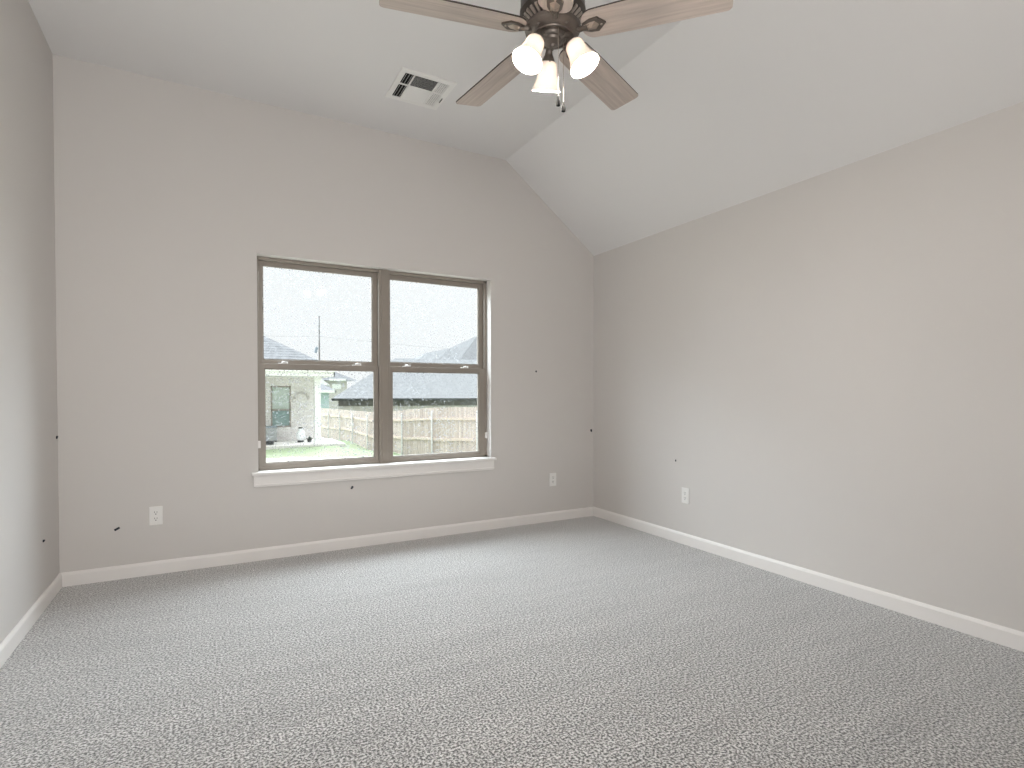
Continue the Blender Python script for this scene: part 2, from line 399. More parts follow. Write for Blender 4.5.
# ------------------------------------------------------------------ window_1
win = bpy.data.objects.new('window_1', None); COL.objects.link(win); win.location = (0, D, 0)
struct(win, 'twin taupe framed window with white sill, looking out on a back yard', 'window')
FY0, FY1 = 0.075, 0.155     # frame depth behind the wall face (local y)
MX0, MX1 = 1.146, 1.232     # centre mullion
b = MB()
b.box((WX0, FY0, WZ1-0.022), (WX1, FY1, WZ1), .002)
b.box((WX0, FY0, WZ0), (WX1, FY1, WZ0+0.022), .002)
b.box((WX0, FY0, WZ0), (WX0+0.016, FY1, WZ1), .002)
b.box((WX1-0.022, FY0, WZ0), (WX1, FY1, WZ1), .002)
b.box((MX0, FY0-0.012, WZ0), (MX1, FY1, WZ1), .003)
b.box((MX0+.02, FY0-0.016, WZ0), (MX1-.02, FY0, WZ1), .002)
b.box((WX0, FY1-0.02, WZ0), (WX1, FY1, WZ0+0.03)); b.box((WX0, FY1-0.02, WZ1-0.035), (WX1, FY1, WZ1))
b.build('window_frame', M_frame, win)
def sash(x0, x1, z0, z1, gx0, gx1, gz0, gz1, ya, yb, locks=False):
    b = MB()
    b.box((x0, ya, z0), (gx0, yb, z1), .002); b.box((gx1, ya, z0), (x1, yb, z1), .002)
    b.box((gx0-.003, ya+.001, z0), (gx1+.003, yb-.001, gz0), .002); b.box((gx0-.003, ya+.001, gz1), (gx1+.003, yb-.001, z1), .002)
    # glazing bead
    ym = (ya+yb)/2
    for a, c in (((gx0, ym-.006, gz0), (gx0+.006, ym+.008, gz1)), ((gx1-.006, ym-.006, gz0), (gx1, ym+.008, gz1)), ((gx0, ym-.006, gz0), (gx1, ym+.008, gz0+.006)), ((gx0, ym-.006, gz1-.006), (gx1, ym+.008, gz1))):
        b.box(a, c)
    s = b.build('sash', M_frame, win)
    g = MB(); g.box((gx0, ym, gz0), (gx1, ym+.004, gz1)); g.build('glass_pane', M_glass, s)
    if locks:
        w = gx1-gx0
        for f in (0.16, 0.83):
            cx = gx0+w*f
            l = MB(); l.box((cx-.032, ya+.004, z1), (cx+.032, ya+.026, z1+.007), .002)
            l.lathe([(0.012, 0), (0.012, .010), (0.006, .013)], 12, Matrix.Translation((cx, ya+.015, z1+.005)), cap1=True)
            l.tube([(cx, ya+.013, z1+.012), (cx+.03, ya+.004, z1+.012)], .004, 6)
            l.build('sash_lock', M_trim, s, True)['label'] = 'pale sash lock on the meeting rail'
    return s
sash(WX0+.016, MX0, 1.345, WZ1-.022, .335, 1.110, 1.385, 2.050, .112, .142)
sash(MX1, WX1-.022, 1.345, WZ1-.022, 1.245, 2.016, 1.390, 2.046, .112, .142)
sash(WX0+.010, MX0-.002, WZ0+.020, 1.356, .341, 1.115, .653, 1.320, .078, .108, True)
sash(MX1+.002, WX1-.014, WZ0+.020, 1.356, 1.254, 2.003, .650, 1.318, .078, .108, True)
for cx in (WX0+.004, WX1-.012):
    b = MB(); b.box((cx-.006, .058, .765), (cx+.016, .079, .815), .002); b.build('tilt_clip', M_trim, win)['label'] = 'small white plastic clip on the window jamb'
b = MB(); b.box((MX0-.006, .062, 2.02), (MX0+.014, .079, 2.065), .002); b.build('tilt_clip', M_frame, win)
# sill (stool) and apron
b = MB(); b.box((0.249, -0.042, WZ0-.020), (2.110, 0.0, WZ0+.001), .004); b.box((WX0, -0.01, WZ0-.018), (WX1, FY0, WZ0+.001))
b.build('window_sill', M_trim, win)
b = MB(); b.prism([(0.262, 0, WZ0-.018), (0.262, 0, WZ0-.095), (0.275, 0, WZ0-.100), (2.085, 0, WZ0-.100), (2.098, 0, WZ0-.095), (2.098, 0, WZ0-.018)], (0, -.016, 0))
b.box((0.262, -.021, WZ0-.092), (2.098, -.014, WZ0-.082), .002)
b.build('sill_apron', M_trim, win)

# made-up rear window, unseen behind the camera, added for the fill lamp
rw = bpy.data.objects.new('added_rear_window', None); COL.objects.link(rw); rw.location = (0, YB, 0); struct(rw)
b = MB()
b.box((RX0, -.13, RZ0), (RX0+.05, -.07, RZ1), .003); b.box((RX1-.05, -.13, RZ0), (RX1, -.07, RZ1), .003)
b.box((RX0, -.13, RZ0), (RX1, -.07, RZ0+.05), .003); b.box((RX0, -.13, RZ1-.05), (RX1, -.07, RZ1), .003)
b.build('window_frame', M_frame, rw)  # frame of the added rear window
b = MB(); b.box((RX0+.04, -.102, RZ0+.04), (RX1-.04, -.098, RZ1-.04)); b.build('glass_pane', M_glass, rw)  # pane of the added rear window

# ------------------------------------------------------------------ ceiling vent
vx0, vx1, vy0, vy1 = 1.041, 1.401, 3.254, 3.626
vent = thing('ceiling_vent', 'white square louvred air register on the flat ceiling left of the fan', 'vent', ((vx0+vx1)/2, (vy0+vy1)/2, CZ))
hw, hh = (vx1-vx0)/2, (vy1-vy0)/2
xs = [-hw+.035, -.085, .075, hw-.038]; ys = [-hh+.04, -.012, hh-.035]
bar = .010
b = MB(); zt, zb = 0.0, -0.009
def vb(x0, x1, y0, y1): b.box((x0, y0, zb), (x1, y1, zt), .0025)
vb(-hw, xs[0], -hh, hh); vb(xs[3], hw, -hh, hh); vb(xs[0]-.002, xs[3]+.002, -hh, ys[0]); vb(xs[0]-.002, xs[3]+.002, ys[2], hh)
for x in xs[1:3]: vb(x-bar/2, x+bar/2, ys[0]-.003, ys[2]+.003)
vb(xs[0]-.003, xs[3]+.003, ys[1]-bar/2, ys[1]+bar/2)
b.build('grille_frame', M_vent, vent)
b = MB(); b.box((xs[0]-.004, ys[0]-.004, -.0015), (xs[3]+.004, ys[2]+.004, -.0005)); b.build('duct_opening', M_dark, vent)['label'] = 'dark duct seen between the louvres'
def louvres(x0, x1, y0, y1, along, tilt, pitch=.011, wid=.010):
    b = MB(); n = int(((x1-x0) if along == 'y' else (y1-y0))/pitch)
    dz = wid*math.sin(abs(tilt)); dx = wid*math.cos(tilt)*(1 if tilt > 0 else -1)
    t = .0012
    for i in range(n):
        q = (i+.5)*((x1-x0) if along == 'y' else (y1-y0))/n
        # slat: lower edge shifted by dx relative to the upper edge
        if along == 'y':
            a = x0+q; P = [(a-dx/2, y0, -.002), (a-dx/2+t, y0, -.002), (a+dx/2+t, y0, -.002-dz), (a+dx/2, y0, -.002-dz)]
            b.prism(P, (0, y1-y0, 0))
        else:
            a = y0+q; P = [(x0, a-dx/2, -.002), (x0, a-dx/2+t, -.002), (x0, a+dx/2+t, -.002-dz), (x0, a+dx/2, -.002-dz)]
            b.prism(P, (x1-x0, 0, 0))
    return b.build('louvre_bank', M_vent, vent)
h = bar/2
louvres(xs[0], xs[1]-h, ys[0], ys[1]-h, 'y', -1.15, .0150, .008); louvres(xs[0], xs[1]-h, ys[1]+h, ys[2], 'y', -1.15, .0150, .008)
louvres(xs[1]+h, xs[2]-h, ys[0], ys[1]-h, 'x', -0.72, .0105, .009)
louvres(xs[1]+h, xs[2]-h, ys[1]+h, ys[2], 'x', 0.6, .0115, .012)
louvres(xs[2]+h, xs[3], ys[0], ys[1]-h, 'y', 0.8, .0120, .0085); louvres(xs[2]+h, xs[3], ys[1]+h, ys[2], 'y', 0.8, .0120, .0085)
b = MB(); b.box((hw-.022, 0.02, -.0135), (hw-.017, .075, -.0085), .001); b.build('damper_lever', M_black, vent)

# ------------------------------------------------------------------ ceiling fan
FX, FYc, BZ = 1.118, 1.711, 2.470
fan = thing('ceiling_fan', 'five-blade ceiling fan with grey wood blades and three lit glass shades', 'ceiling fan', (FX, FYc, 0))
T = lambda z: Matrix.Translation((0, 0, z))
b = MB(); b.lathe([(0.0, CZ), (.075, CZ), (.073, CZ-.02), (.055, CZ-.055), (.028, CZ-.075), (.016, CZ-.08)], 40); b.build('canopy', M_bronze2, fan, True)
b = MB(); b.lathe([(.0135, CZ-.07), (.0135, 2.72)], 20); b.lathe([(.03, 2.77), (.032, 2.75), (.032, 2.715), (.045, 2.70)], 28); b.build('downrod', M_bronze2, fan, True)
b = MB(); b.lathe([(.02, 2.715), (.07, 2.708), (.104, 2.688), (.116, 2.655), (.118, 2.60), (.118, 2.548), (.121, 2.544), (.121, 2.534), (.115, 2.527), (.111, 2.522)], 56); b.build('motor_housing', M_bronze2, fan, True, angle=30)
b = MB(); b.lathe([(.112, 2.524), (.078, 2.500)], 48)
for f in b.bm.faces: f.material_index = 1
for i in range(30):
    a = 2*PI*i/30; R = Matrix.Rotation(a, 4, 'Z'); t = bmesh.new()
    v = [t.verts.new(p) for p in ((.076, -.0035, 2.500), (.110, -.0052, 2.522), (.110, .0052, 2.522), (.076, .0035, 2.500), (.076, -.0035, 2.493), (.110, -.0052, 2.515), (.110, .0052, 2.515), (.076, .0035, 2.493))]
    for q in ((0, 1, 2, 3), (7, 6, 5, 4), (0, 4, 5, 1), (1, 5, 6, 2), (2, 6, 7, 3), (3, 7, 4, 0)): t.faces.new([v[k] for k in q])
    b.join(t, R)
b.build('vent_ring', [M_rib, M_bronze2], fan)
b = MB(); b.lathe([(.072, 2.503), (.082, 2.501), (.083, 2.492), (.098, 2.490), (.104, 2.484), (.101, 2.474), (.088, 2.462), (.070, 2.457), (.068, 2.453), (.066, 2.457), (.02, 2.457)], 56)
for i in range(5):
    a = 1.0+2*PI*i/5; b.sphere((.084*math.cos(a), .084*math.sin(a), 2.461), .005)
b.build('lower_housing', M_bronze, fan, True, angle=30)
b = MB(); b.lathe([(.052, 2.458), (.052, 2.450), (.047, 2.444), (.036, 2.441), (.033, 2.434), (.022, 2.428), (.010, 2.425), (.007, 2.420), (.0, 2.418)], 40); b.build('switch_housing', M_bronze, fan, True, angle=30)

# blades
R0, R1, BW, TILT, TK = .108, .619, .136, -.195, .006
def outline():
    pts = []; h0, h1 = .046, BW/2
    def arc(cx, cy, r, a0, a1, n=6):
        for i in range(n+1):
            a = a0+(a1-a0)*i/n; pts.append((cx+r*math.cos(a), cy+r*math.sin(a)))
    arc(R1-.018, h1-.018, .018, 0, PI/2)
    pts.append((R0+.14, h1-.004))
    arc(R0+.045, h0+.012-.045+.002, .045, PI/2, PI, 8)
    arc(R0+.045, -(h0+.012-.045+.002), .045, PI, 3*PI/2, 8)
    pts.append((R0+.14, -(h1-.004)))
    arc(R1-.018, -(h1-.018), .018, -PI/2, 0)
    return pts
def tiltp(x, y, z):   # blade pitch about its own axis
    return Vector((x, y*math.cos(TILT)-z*math.sin(TILT), BZ+y*math.sin(TILT)+z*math.cos(TILT)))
def make_blade():
    P = outline(); b = MB(); n = len(P)
    lo = [b.bm.verts.new(tiltp(x, y, 0)) for x, y in P]; hi = [b.bm.verts.new(tiltp(x, y, TK)) for x, y in P]
    f = b.bm.faces.new(lo[::-1]); f.material_index = 0
    f = b.bm.faces.new(hi); f.material_index = 1
    for i in range(n):
        f = b.bm.faces.new((lo[i], lo[(i+1) % n], hi[(i+1) % n], hi[i])); f.material_index = 1
    bl = b.build('blade', [M_blade, M_bladeedge], fan)
    # bracket: arm from the flywheel to a pointed plate under the blade root
    a = MB()
    a.tube([(.066, 0, 2.487), (.084, .004, 2.472), (.098, .006, 2.463), (.112, .003, 2.465), (.130, 0, BZ-.006)], [.012, .010, .009, .010, .012], 10)
    def pl(pts, z0, z1): a.prism([tiltp(x, y, z0) for x, y in pts], tiltp(0, 0, z1)-tiltp(0, 0, z0))
    pl([(.112, -.013), (.138, -.026), (.168, -.029), (.196, 0), (.168, .029), (.138, .026), (.112, .013)], -.007, -.0005)
    a.build('blade_bracket', M_bronze, bl)
    a = MB(); pl2 = [(.116, -.008), (.138, -.016), (.158, -.018), (.172, 0), (.158, .018), (.138, .016), (.116, .008)]
    c = tiltp(.142, 0, -.016)
    vs = [a.bm.verts.new(tiltp(x, y, -.007)) for x, y in pl2]; cv = a.bm.verts.new(c)
    for i in range(len(vs)): a.bm.faces.new((vs[i], vs[(i+1) % len(vs)], cv))
    for sx, sy in ((.132, .010), (.132, -.010), (.180, 0)): a.sphere(tiltp(sx, sy, -.009), .005, (1, 1, .6), 8, 6)
    a.build('bracket_boss', M_chain, bl)['label'] = 'brighter raised boss on the blade bracket'
    return bl
PH = 1.677
bl0 = make_blade(); bl0.rotation_euler.z = PH
for k in range(1, 5):
    c = copy_tree(bl0, fan); c.rotation_euler.z = PH + k*2*PI/5

# light kit: three arms with bell shades
PSI = 3.296
def make_lamp():
    p0, p1 = Vector((.030, 0, 2.448)), Vector((.077, 0, 2.415)); e = Vector((.121, 0, 2.326))
    ax = (e-Vector((.077, 0, 2.418))).normalized()
    arm = MB()
    arm.tube([(.028, 0, 2.446), (.050, 0, 2.452), (.066, 0, 2.442), p1 - ax*.012], [.013, .012, .013, .016], 14)
    Mx = Matrix.Translation(p1) @ ax.to_track_quat('Z', 'Y').to_matrix().to_4x4()
    arm.lathe([(.0, -.022), (.014, -.020), (.019, -.010), (.0235, .000), (.0245, .012), (.0235, .013)], 28, Mx)
    for i in range(3):
        a = i*2*PI/3+.5; arm.sphere(Mx @ Vector((.026*math.cos(a), .026*math.sin(a), .007)), .0045, u=8, v=6)
    A = arm.build('lamp_arm', M_bronze, fan, True, angle=50)
    s = MB()
    prof = [(.0215, .002), (.029, .005), (.0335, .013), (.035, .028), (.0365, .045), (.040, .062), (.0455, .078), (.052, .092), (.0560, .100), (.057, .103)]
    s.lathe(prof + [(r-.003, z) for r, z in reversed(prof)], 40, Mx)
    s.build('lamp_shade', M_shade, A, True, angle=80)['label'] = 'frosted white bell glass shade, lit'
    u = MB(); u.sphere((0, 0, 0), .021, (1, 1, 1.25), 16, 12); t = u.bm
    bmesh.ops.transform(t, matrix=Mx @ Matrix.Translation((0, 0, .042)), verts=t.verts[:])
    u.lathe([(.012, .0), (.012, .024)], 14, Mx)
    u.build('bulb', M_bulb, A, True)
    ld = bpy.data.lights.new('lamp_light', 'POINT'); ld.energy = LAMP_W; ld.color = (1.0, 0.94, 0.88); ld.shadow_soft_size = .02
    lo = bpy.data.objects.new('lamp_light', ld); COL.objects.link(lo); lo.parent = A; lo.location = Mx @ Vector((0, 0, .088))
    return A
la = make_lamp(); la.rotation_euler.z = PSI
for k in (1, 2):
    c = copy_tree(la, fan); c.rotation_euler.z = PSI + k*2*PI/3
# pull chains
CH1, CH2 = (-.014, -.058, 2.205), (.044, -.006, 2.222)
def chain(px, py, ztop, zend, lab):
    b = MB(); n = int((ztop-zend)/.0065)
    b.tube([(px, py, ztop), (px, py, zend)], .0008, 6)
    for i in range(n): b.sphere((px, py, ztop-0.0065*(i+.5)), .0015, u=6, v=4)
    c = b.build('pull_chain', M_chain, fan, True); c['label'] = lab
    f = MB(); f.lathe([(.0, .038), (.004, .036), (.0055, .028), (.0085, .013), (.0078, .003), (.0, .0)], 16, Matrix.Translation((px, py, zend-.034)))
    f.build('chain_fob', M_fob, c, True)['label'] = 'dark chain fob'
chain(CH1[0], CH1[1], 2.452, CH1[2], 'pull chain ending in a small dark fob')
chain(CH2[0], CH2[1], 2.452, CH2[2], 'pull chain ending in a small dark fob')

# ------------------------------------------------------------------ outlets
def outlet(name, loc, rz, label):
    o = thing('wall_outlet', label, 'outlet', loc, rz, None)
    b = MB(); b.box((-.036, -.006, -.0585), (.036, 0, .0585), .0025); b.build('cover_plate', M_white, o)
    for z in (.0195, -.0195):
        r = MB()
        pts = []
        for i in range(24):
            a = 2*PI*i/24; pts.append((max(-.0145, min(.0145, .0172*math.cos(a))), -.006, z+.0172*math.sin(a)))
        r.prism(pts, (0, -.0022, 0)); rr = r.build('receptacle', M_white, o)
        s = MB()
        s.box((-.0078, -.0088, z-.001), (-.0055, -.0080, z+.0085)); s.box((.0055, -.0088, z-.001), (.0078, -.0080, z+.0075))
        s.lathe([(0, 0), (.0032, 0), (.0032, .0008), (0, .0008)], 12, Matrix.Translation((0, -.0080, z-.0085)) @ Matrix.Rotation(PI/2, 4, 'X'))
        s.build('socket_slots', M_slot, rr)
    s = MB(); s.lathe([(0, 0), (.003, 0), (.0025, .001), (0, .0012)], 12, Matrix.Translation((0, -.006, 0)) @ Matrix.Rotation(PI/2, 4, 'X')); s.build('cover_screw', M_trim, o)
    return o
outlet('wall_outlet', (-.301, D, .372), 0, 'white duplex wall outlet on the back wall left of the window')
outlet('wall_outlet', (2.695, D, .373), 0, 'white duplex wall outlet on the back wall right of the window')
outlet('wall_outlet', (XR, 2.985, .371), -PI/2, 'white duplex wall outlet on the right wall')

# ------------------------------------------------------------------ dark specks stuck on the walls
def speck(loc, rz, tilt, w, h_, lab):
    b = MB(); b.box((-w/2, -.006, -h_/2), (w/2, .0005, h_/2), min(w, h_)*.22)
    b.box((-w*.15, -.008, -h_*.1), (w*.55, -.001, h_*.42), min(w, h_)*.15)
    o = b.build('wall_speck', M_speck); o.location = loc
    o.rotation_euler = (0, tilt, rz)
    return tag(o, lab, 'speck', None)
speck((-.503, D, .311), 0, -.5, .030, .013, 'tiny dark blue speck on the back wall left of the outlet')
speck((.922, D, .448), 0, .5, .014, .024, 'tiny dark blue speck on the back wall under the window sill')
speck((2.520, D, 1.339), 0, -.4, .011, .016, 'tiny dark speck high on the back wall right of the window')
speck((3.122, D, .799), 0, -.4, .016, .026, 'tiny dark speck on the back wall beside the right corner')
speck((XL, 3.765, .357), PI/2, 0, .016, .013, 'tiny dark speck low on the left wall near the corner')
speck((XL, 4.085, .889), PI/2, 0, .020, .018, 'tiny dark speck high on the left wall beside the corner')
speck((XR, 3.085, .626), -PI/2, 0, .007, .015, 'tiny dark blue speck on the right wall above the outlet')

# ------------------------------------------------------------------ outdoors
def at(px, py, depth):
    d = fw + ((px-512)*r2 - (py-384-SY)*u2)/F_PX
    return Vector((0, 0, CAM_Z)) + depth*d

# ground: heights from a few control points
CP = [(0, 5, -.30), (-6, 8, -.35), (6, 6, -.45), (1.4, 10.6, -.12), (3.4, 19.6, -.66), (-1, 19.6, -.66), (5.93, 34.4, -1.47), (6.51, 24.9, -1.47), (6.60, 21.0, -1.25), (6.93, 18.6, -1.15), (7.73, 16.1, -1.04), (9.5, 12, -.9),
      (-8, 20, -.66), (3, 24, -.7), (10, 36, -1.6), (18, 34, -1.6), (2, 45, -1.6), (20, 20, -1.3), (-10, 40, -1.2), (15, 60, -1.8), (-15, 60, -1.8)]
def gz(x, y):
    ws = wz = 0
    for cx, cy, cz in CP:
        d = (x-cx)**2+(y-cy)**2+.05; w = 1/d**1.5; ws += w; wz += w*cz
    return wz/ws
b = MB(); NX, NY = 60, 80
gx = lambda i: -30+70*i/NX
gy = lambda j: D+TH+.0+75*(j/NY)**1.6
V = [[b.bm.verts.new((gx(i), gy(j), gz(gx(i), gy(j)))) for i in range(NX+1)] for j in range(NY+1)]
for j in range(NY):
    for i in range(NX): b.bm.faces.new((V[j][i], V[j][i+1], V[j+1][i+1], V[j+1][i]))
lw = b.build('lawn', M_lawn, smooth=True); struct(lw, 'patchy green and tan lawn outside the window', 'lawn')

# --- patio and the neighbouring brick house
SLZ = -.60
b = MB(); b.box((-4, 19.9, -.95), (4.0, 26, SLZ), .01); b.prism([(4.0, 19.9, SLZ-.02), (4.25, 19.95, SLZ-.02), (4.25, 22.5, SLZ-.02), (4.0, 22.5, SLZ-.02)], (0, 0, -.3))
struct(b.build('patio', M_concrete), 'pale concrete patio slab by the brick house outside', 'patio')

hs = thing('house', 'pale brick house with a covered patio seen at left through the window', 'house', (0, 22.3, SLZ))
HY = 22.3
def L(p): return (p[0], p[1]-HY, p[2]-SLZ)
wx0, wx1, wzA, wzB, wzC = 2.02, 2.72, -.10, .55, 1.45    # window opening of that house
b = MB()
b.box(L((-4, HY, SLZ)), L((wx0, HY+.25, 2.0))); b.box(L((wx1, HY, SLZ)), L((3.55, HY+.25, 2.0)))
b.box(L((wx0, HY, SLZ)), L((wx1, HY+.25, wzA))); b.box(L((wx0, HY, wzC)), L((wx1, HY+.25, 2.0)))
b.box(L((3.30, HY+.25, SLZ)), L((3.55, HY+6, 2.0))); b.build('brick_wall', M_brick, hs)
# soldier-course arch standing proud of the wall
ab = MB(); n = 14; cx, cz, ro, ri = 3.10, .95, .30, .22
for i in range(n):
    a0, a1 = PI*i/n, PI*(i+.86)/n
    ab.prism([L((cx+ri*math.cos(a), HY, cz+ri*math.sin(a))) for a in (a0, a1)] + [L((cx+ro*math.cos(a), HY, cz+ro*math.sin(a))) for a in (a1, a0)], (0, -.03, 0))
ab.build('brick_arch', M_brick2, hs)
wf = MB()
for a, c in (((wx0, wzA), (wx0+.05, wzC)), ((wx1-.05, wzA), (wx1, wzC)), ((wx0, wzA), (wx1, wzA+.05)), ((wx0, wzC-.05), (wx1, wzC)), ((wx0, wzB-.03), (wx1, wzB+.03))):
    wf.box(L((a[0], HY-.02, a[1])), L((c[0], HY+.06, c[1])))
wfo = wf.build('window_frame', M_frame, hs)
b = MB(); b.box(L((wx0+.04, HY+.02, wzA+.04)), L((wx1-.04, HY+.03, wzB))); b.build('lower_pane', M_wpane, wfo)
b = MB(); b.box(L((wx0+.04, HY+.02, wzB)), L((wx1-.04, HY+.03, wzC-.04))); b.build('upper_pane', M_wscreen, wfo)
EX, EY, EZ0, EZ1 = 3.85, 19.75, 1.76, 2.03
b = MB(); b.box(L((-4, EY, EZ0)), L((EX, EY+.04, EZ1))); b.box(L((EX-.04, EY, EZ0)), L((EX, EY+9, EZ1))); b.box(L((-4, EY-.10, EZ1-.12)), L((EX, EY, EZ1)), .01)
b.build('fascia', M_fascia, hs)
b = MB(); b.box(L((-4, EY+.04, EZ0+.02)), L((EX-.04, HY+.02, EZ0+.05))); b.build('patio_ceiling', M_siding, hs)
b = MB(); s = .575; t = 5.0
c0, c1 = L((EX+.05, EY-.08, EZ1)), L((EX+.05-t, EY-.08+t, EZ1+s*t)); w0, w1 = L((-9, EY-.08, EZ1)), L((-9, EY-.08+t, EZ1+s*t))
c2, w2 = L((EX+.05, EY-.08+2*t, EZ1)), L((-9, EY-.08+2*t, EZ1))
for f in ((w0, c0, c1, w1), (c0, c2, c1), (c2, w2, w1, c1), (w0, w1, w2), (w0, w2, c2, c0)): b.face(f)
bmesh.ops.remove_doubles(b.bm, verts=b.bm.verts[:], dist=.001)
b.build('roof', M_roof, hs)
b = MB(); b.box(L((3.22, 20.02, SLZ)), L((3.42, 20.23, EZ0+.03)), .01)
b.box(L((3.20, 20.0, SLZ)), L((3.44, 20.25, SLZ+.12)), .01); b.box(L((3.20, 20.0, EZ0-.12)), L((3.44, 20.25, EZ0+.02)), .01)
b.build('patio_column', M_fascia, hs)['label'] = 'square white patio column'

# propane tank
tp = at(300.8, 440.2, 19.9); tp.z = SLZ
tk = thing('propane_tank', 'white propane tank with black valve standing on the patio', 'gas tank', tp)
b = MB(); b.lathe([(.0, .06), (.11, .07), (.145, .11), (.152, .16), (.152, .30), (.145, .35), (.11, .40), (.05, .425), (.0, .43)], 28); b.build('tank_body', M_tank, tk, True)
b = MB(); b.lathe([(.115, 0), (.115, .09), (.108, .09), (.108, 0), (.115, 0)], 24); b.build('foot_ring', M_black, tk, True)
b = MB(); b.lathe([(.085, .40), (.09, .50), (.084, .50), (.08, .40)], 24); b.build('collar', M_tank, tk, True)
b = MB(); b.lathe([(0, .42), (.03, .42), (.03, .47), (.07, .48), (.08, .53), (.05, .545), (0, .545)], 16); b.build('valve', M_black, tk, True)
# small dark plant beside the tank
pp = at(309.6, 440.6, 19.9); pp.z = SLZ
pl = thing('potted_plant', 'small dark plant in a low pot between propane tank and column', 'plant', pp)
b = MB(); b.lathe([(0, 0), (.065, 0), (.085, .11), (.078, .11), (.06, .02), (0, .02)], 18); b.build('pot', M_black, pl, True)
b = MB()
for i in range(46):
    a = random.uniform(0, 2*PI); e = random.uniform(.2, 1.45); ln = random.uniform(.08, .17); d = Vector((math.cos(a)*math.cos(e), math.sin(a)*math.cos(e), math.sin(e)))
    p = Vector((0, 0, .09)); q = d.cross(Vector((0, 0, 1))).normalized()*.022; m_ = p+d*ln*.6; tip = p+d*ln-Vector((0, 0, .02))
    b.face([p, m_+q, tip, m_-q])
b.build('foliage', M_green, pl, recalc=False)
# grey cabinet and hose at left end of the patio
gp = at(269.2, 440.5, 20.2); gp.z = SLZ
gb = thing('utility_cabinet', 'grey metal cabinet standing against the brick wall at the left of the patio', 'cabinet', (gp.x, 21.95, SLZ))
b = MB(); b.box((-.34, -.24, .04), (.24, .24, .52), .012); b.build('cabinet_body', M_box, gb)
b = MB(); b.box((-.36, -.26, .52), (.26, .26, .56), .008); b.build('lid', M_trans, gb)
b = MB(); b.box((-.30, -.252, .08), (.20, -.238, .48), .004); b.build('door', M_box, gb)
for x in (-.30, .20):
    b = MB(); b.box((x-.03, -.2, 0), (x+.03, .2, .05)); b.build('foot', M_black, gb)
hp = at(268.0, 443.6, 19.3); hp.z = SLZ
b = MB()
pts = [(.12*math.cos(a)*(1+.08*math.sin(3*a)), .12*math.sin(a), .02+.022*a/(2*PI)) for a in [i*2*PI/20 for i in range(20*5)]]
b.tube(pts, .011, 6); hz = b.build('garden_hose', M_black, None, True); hz.location = (hp.x, 20.35, SLZ)
tag(hz, 'dark coiled hose lying at the front edge of the patio', 'hose')

# --- cedar fence, one long run along the side of the yard
FP = [(5.80, 36.0), (5.93, 34.4), (6.22, 29.6), (6.51, 24.9), (6.60, 21.0), (6.93, 18.6), (7.73, 16.1), (9.3, 12.0)]
def fpt(t):   # point along the run, t in metres
    acc = 0
    for (x0, y0), (x1, y1) in zip(FP, FP[1:]):
        l_ = math.hypot(x1-x0, y1-y0)
        if t <= acc+l_: f = (t-acc)/l_; return (x0+(x1-x0)*f, y0+(y1-y0)*f)
        acc += l_
    return FP[-1]
FL = sum(math.hypot(x1-x0, y1-y0) for (x0, y0), (x1, y1) in zip(FP, FP[1:]))
TOP = {0: .30, 11: .32, 15: .50, 17.6: .66, 20.3: .73, 25: .80}
def ftop(t):
    k = sorted(TOP)
    for a, c in zip(k, k[1:]):
        if t <= c: return TOP[a]+(TOP[c]-TOP[a])*max(0, (t-a))/(c-a)
    return TOP[k[-1]]
fence = thing('wooden_fence', 'weathered cedar picket fence with steel posts running along the yard outside', 'fence', (0, 0, 0))
b = MB(); t = 0; W_ = .14
while t < FL-.15:
    (x0, y0), (x1, y1) = fpt(t), fpt(t+W_-.008); nx, ny = (y1-y0), -(x1-x0); ll = math.hypot(nx, ny) or 1; nx, ny = nx/ll*.018, ny/ll*.018
    zt_ = ftop(t)+random.uniform(-.012, .012); zb_ = gz(x0, y0)+.02
    b.hexa(((x0, y0, zb_), (x1, y1, zb_), (x1-nx, y1-ny, zb_), (x0-nx, y0-ny, zb_), (x0, y0, zt_), (x1, y1, zt_), (x1-nx, y1-ny, zt_), (x0-nx, y0-ny, zt_)))
    t += W_
b.build('picket_panel', M_fence, fence)
tt = 1.2
def foff(t, d):
    (x0, y0), (x1, y1) = fpt(max(0, t-.2)), fpt(min(FL, t+.2)); ux, uy = x1-x0, y1-y0; ll = math.hypot(ux, uy); x, y = fpt(t)
    return x+uy/ll*d, y-ux/ll*d
SIDE = -1 if foff(5, 1)[0] > fpt(5)[0] else 1
for f in (.22, .62):
    b = MB(); pts = []
    n = 60
    for i in range(n):
        ta, tb = FL*i/n, FL*(i+1)/n
        a, c = foff(ta+1e-3, SIDE*.005), foff(tb-1e-3, SIDE*.005); a2, c2 = foff(ta+1e-3, SIDE*.05), foff(tb-1e-3, SIDE*.05)
        za = ftop(ta)*(1-f)+(gz(*fpt(ta)))*f; zc = ftop(tb)*(1-f)+(gz(*fpt(tb)))*f
        b.hexa(((*a, za-.045), (*c, zc-.045), (*c2, zc-.045), (*a2, za-.045), (*a, za+.045), (*c, zc+.045), (*c2, zc+.045), (*a2, za+.045)))
    b.build('fence_rail', M_rail, fence)
while tt < FL-.3:
    x, y = foff(tt, SIDE*.085)
    b = MB(); b.lathe([(.032, gz(x, y)-.05), (.032, ftop(tt)-.14), (.02, ftop(tt)-.12), (0, ftop(tt)-.115)], 12, Matrix.Translation((x, y, 0)))
    b.build('fence_post', M_post, fence, True)
    tt += 2.35
# shift posts etc. stay inside the thing

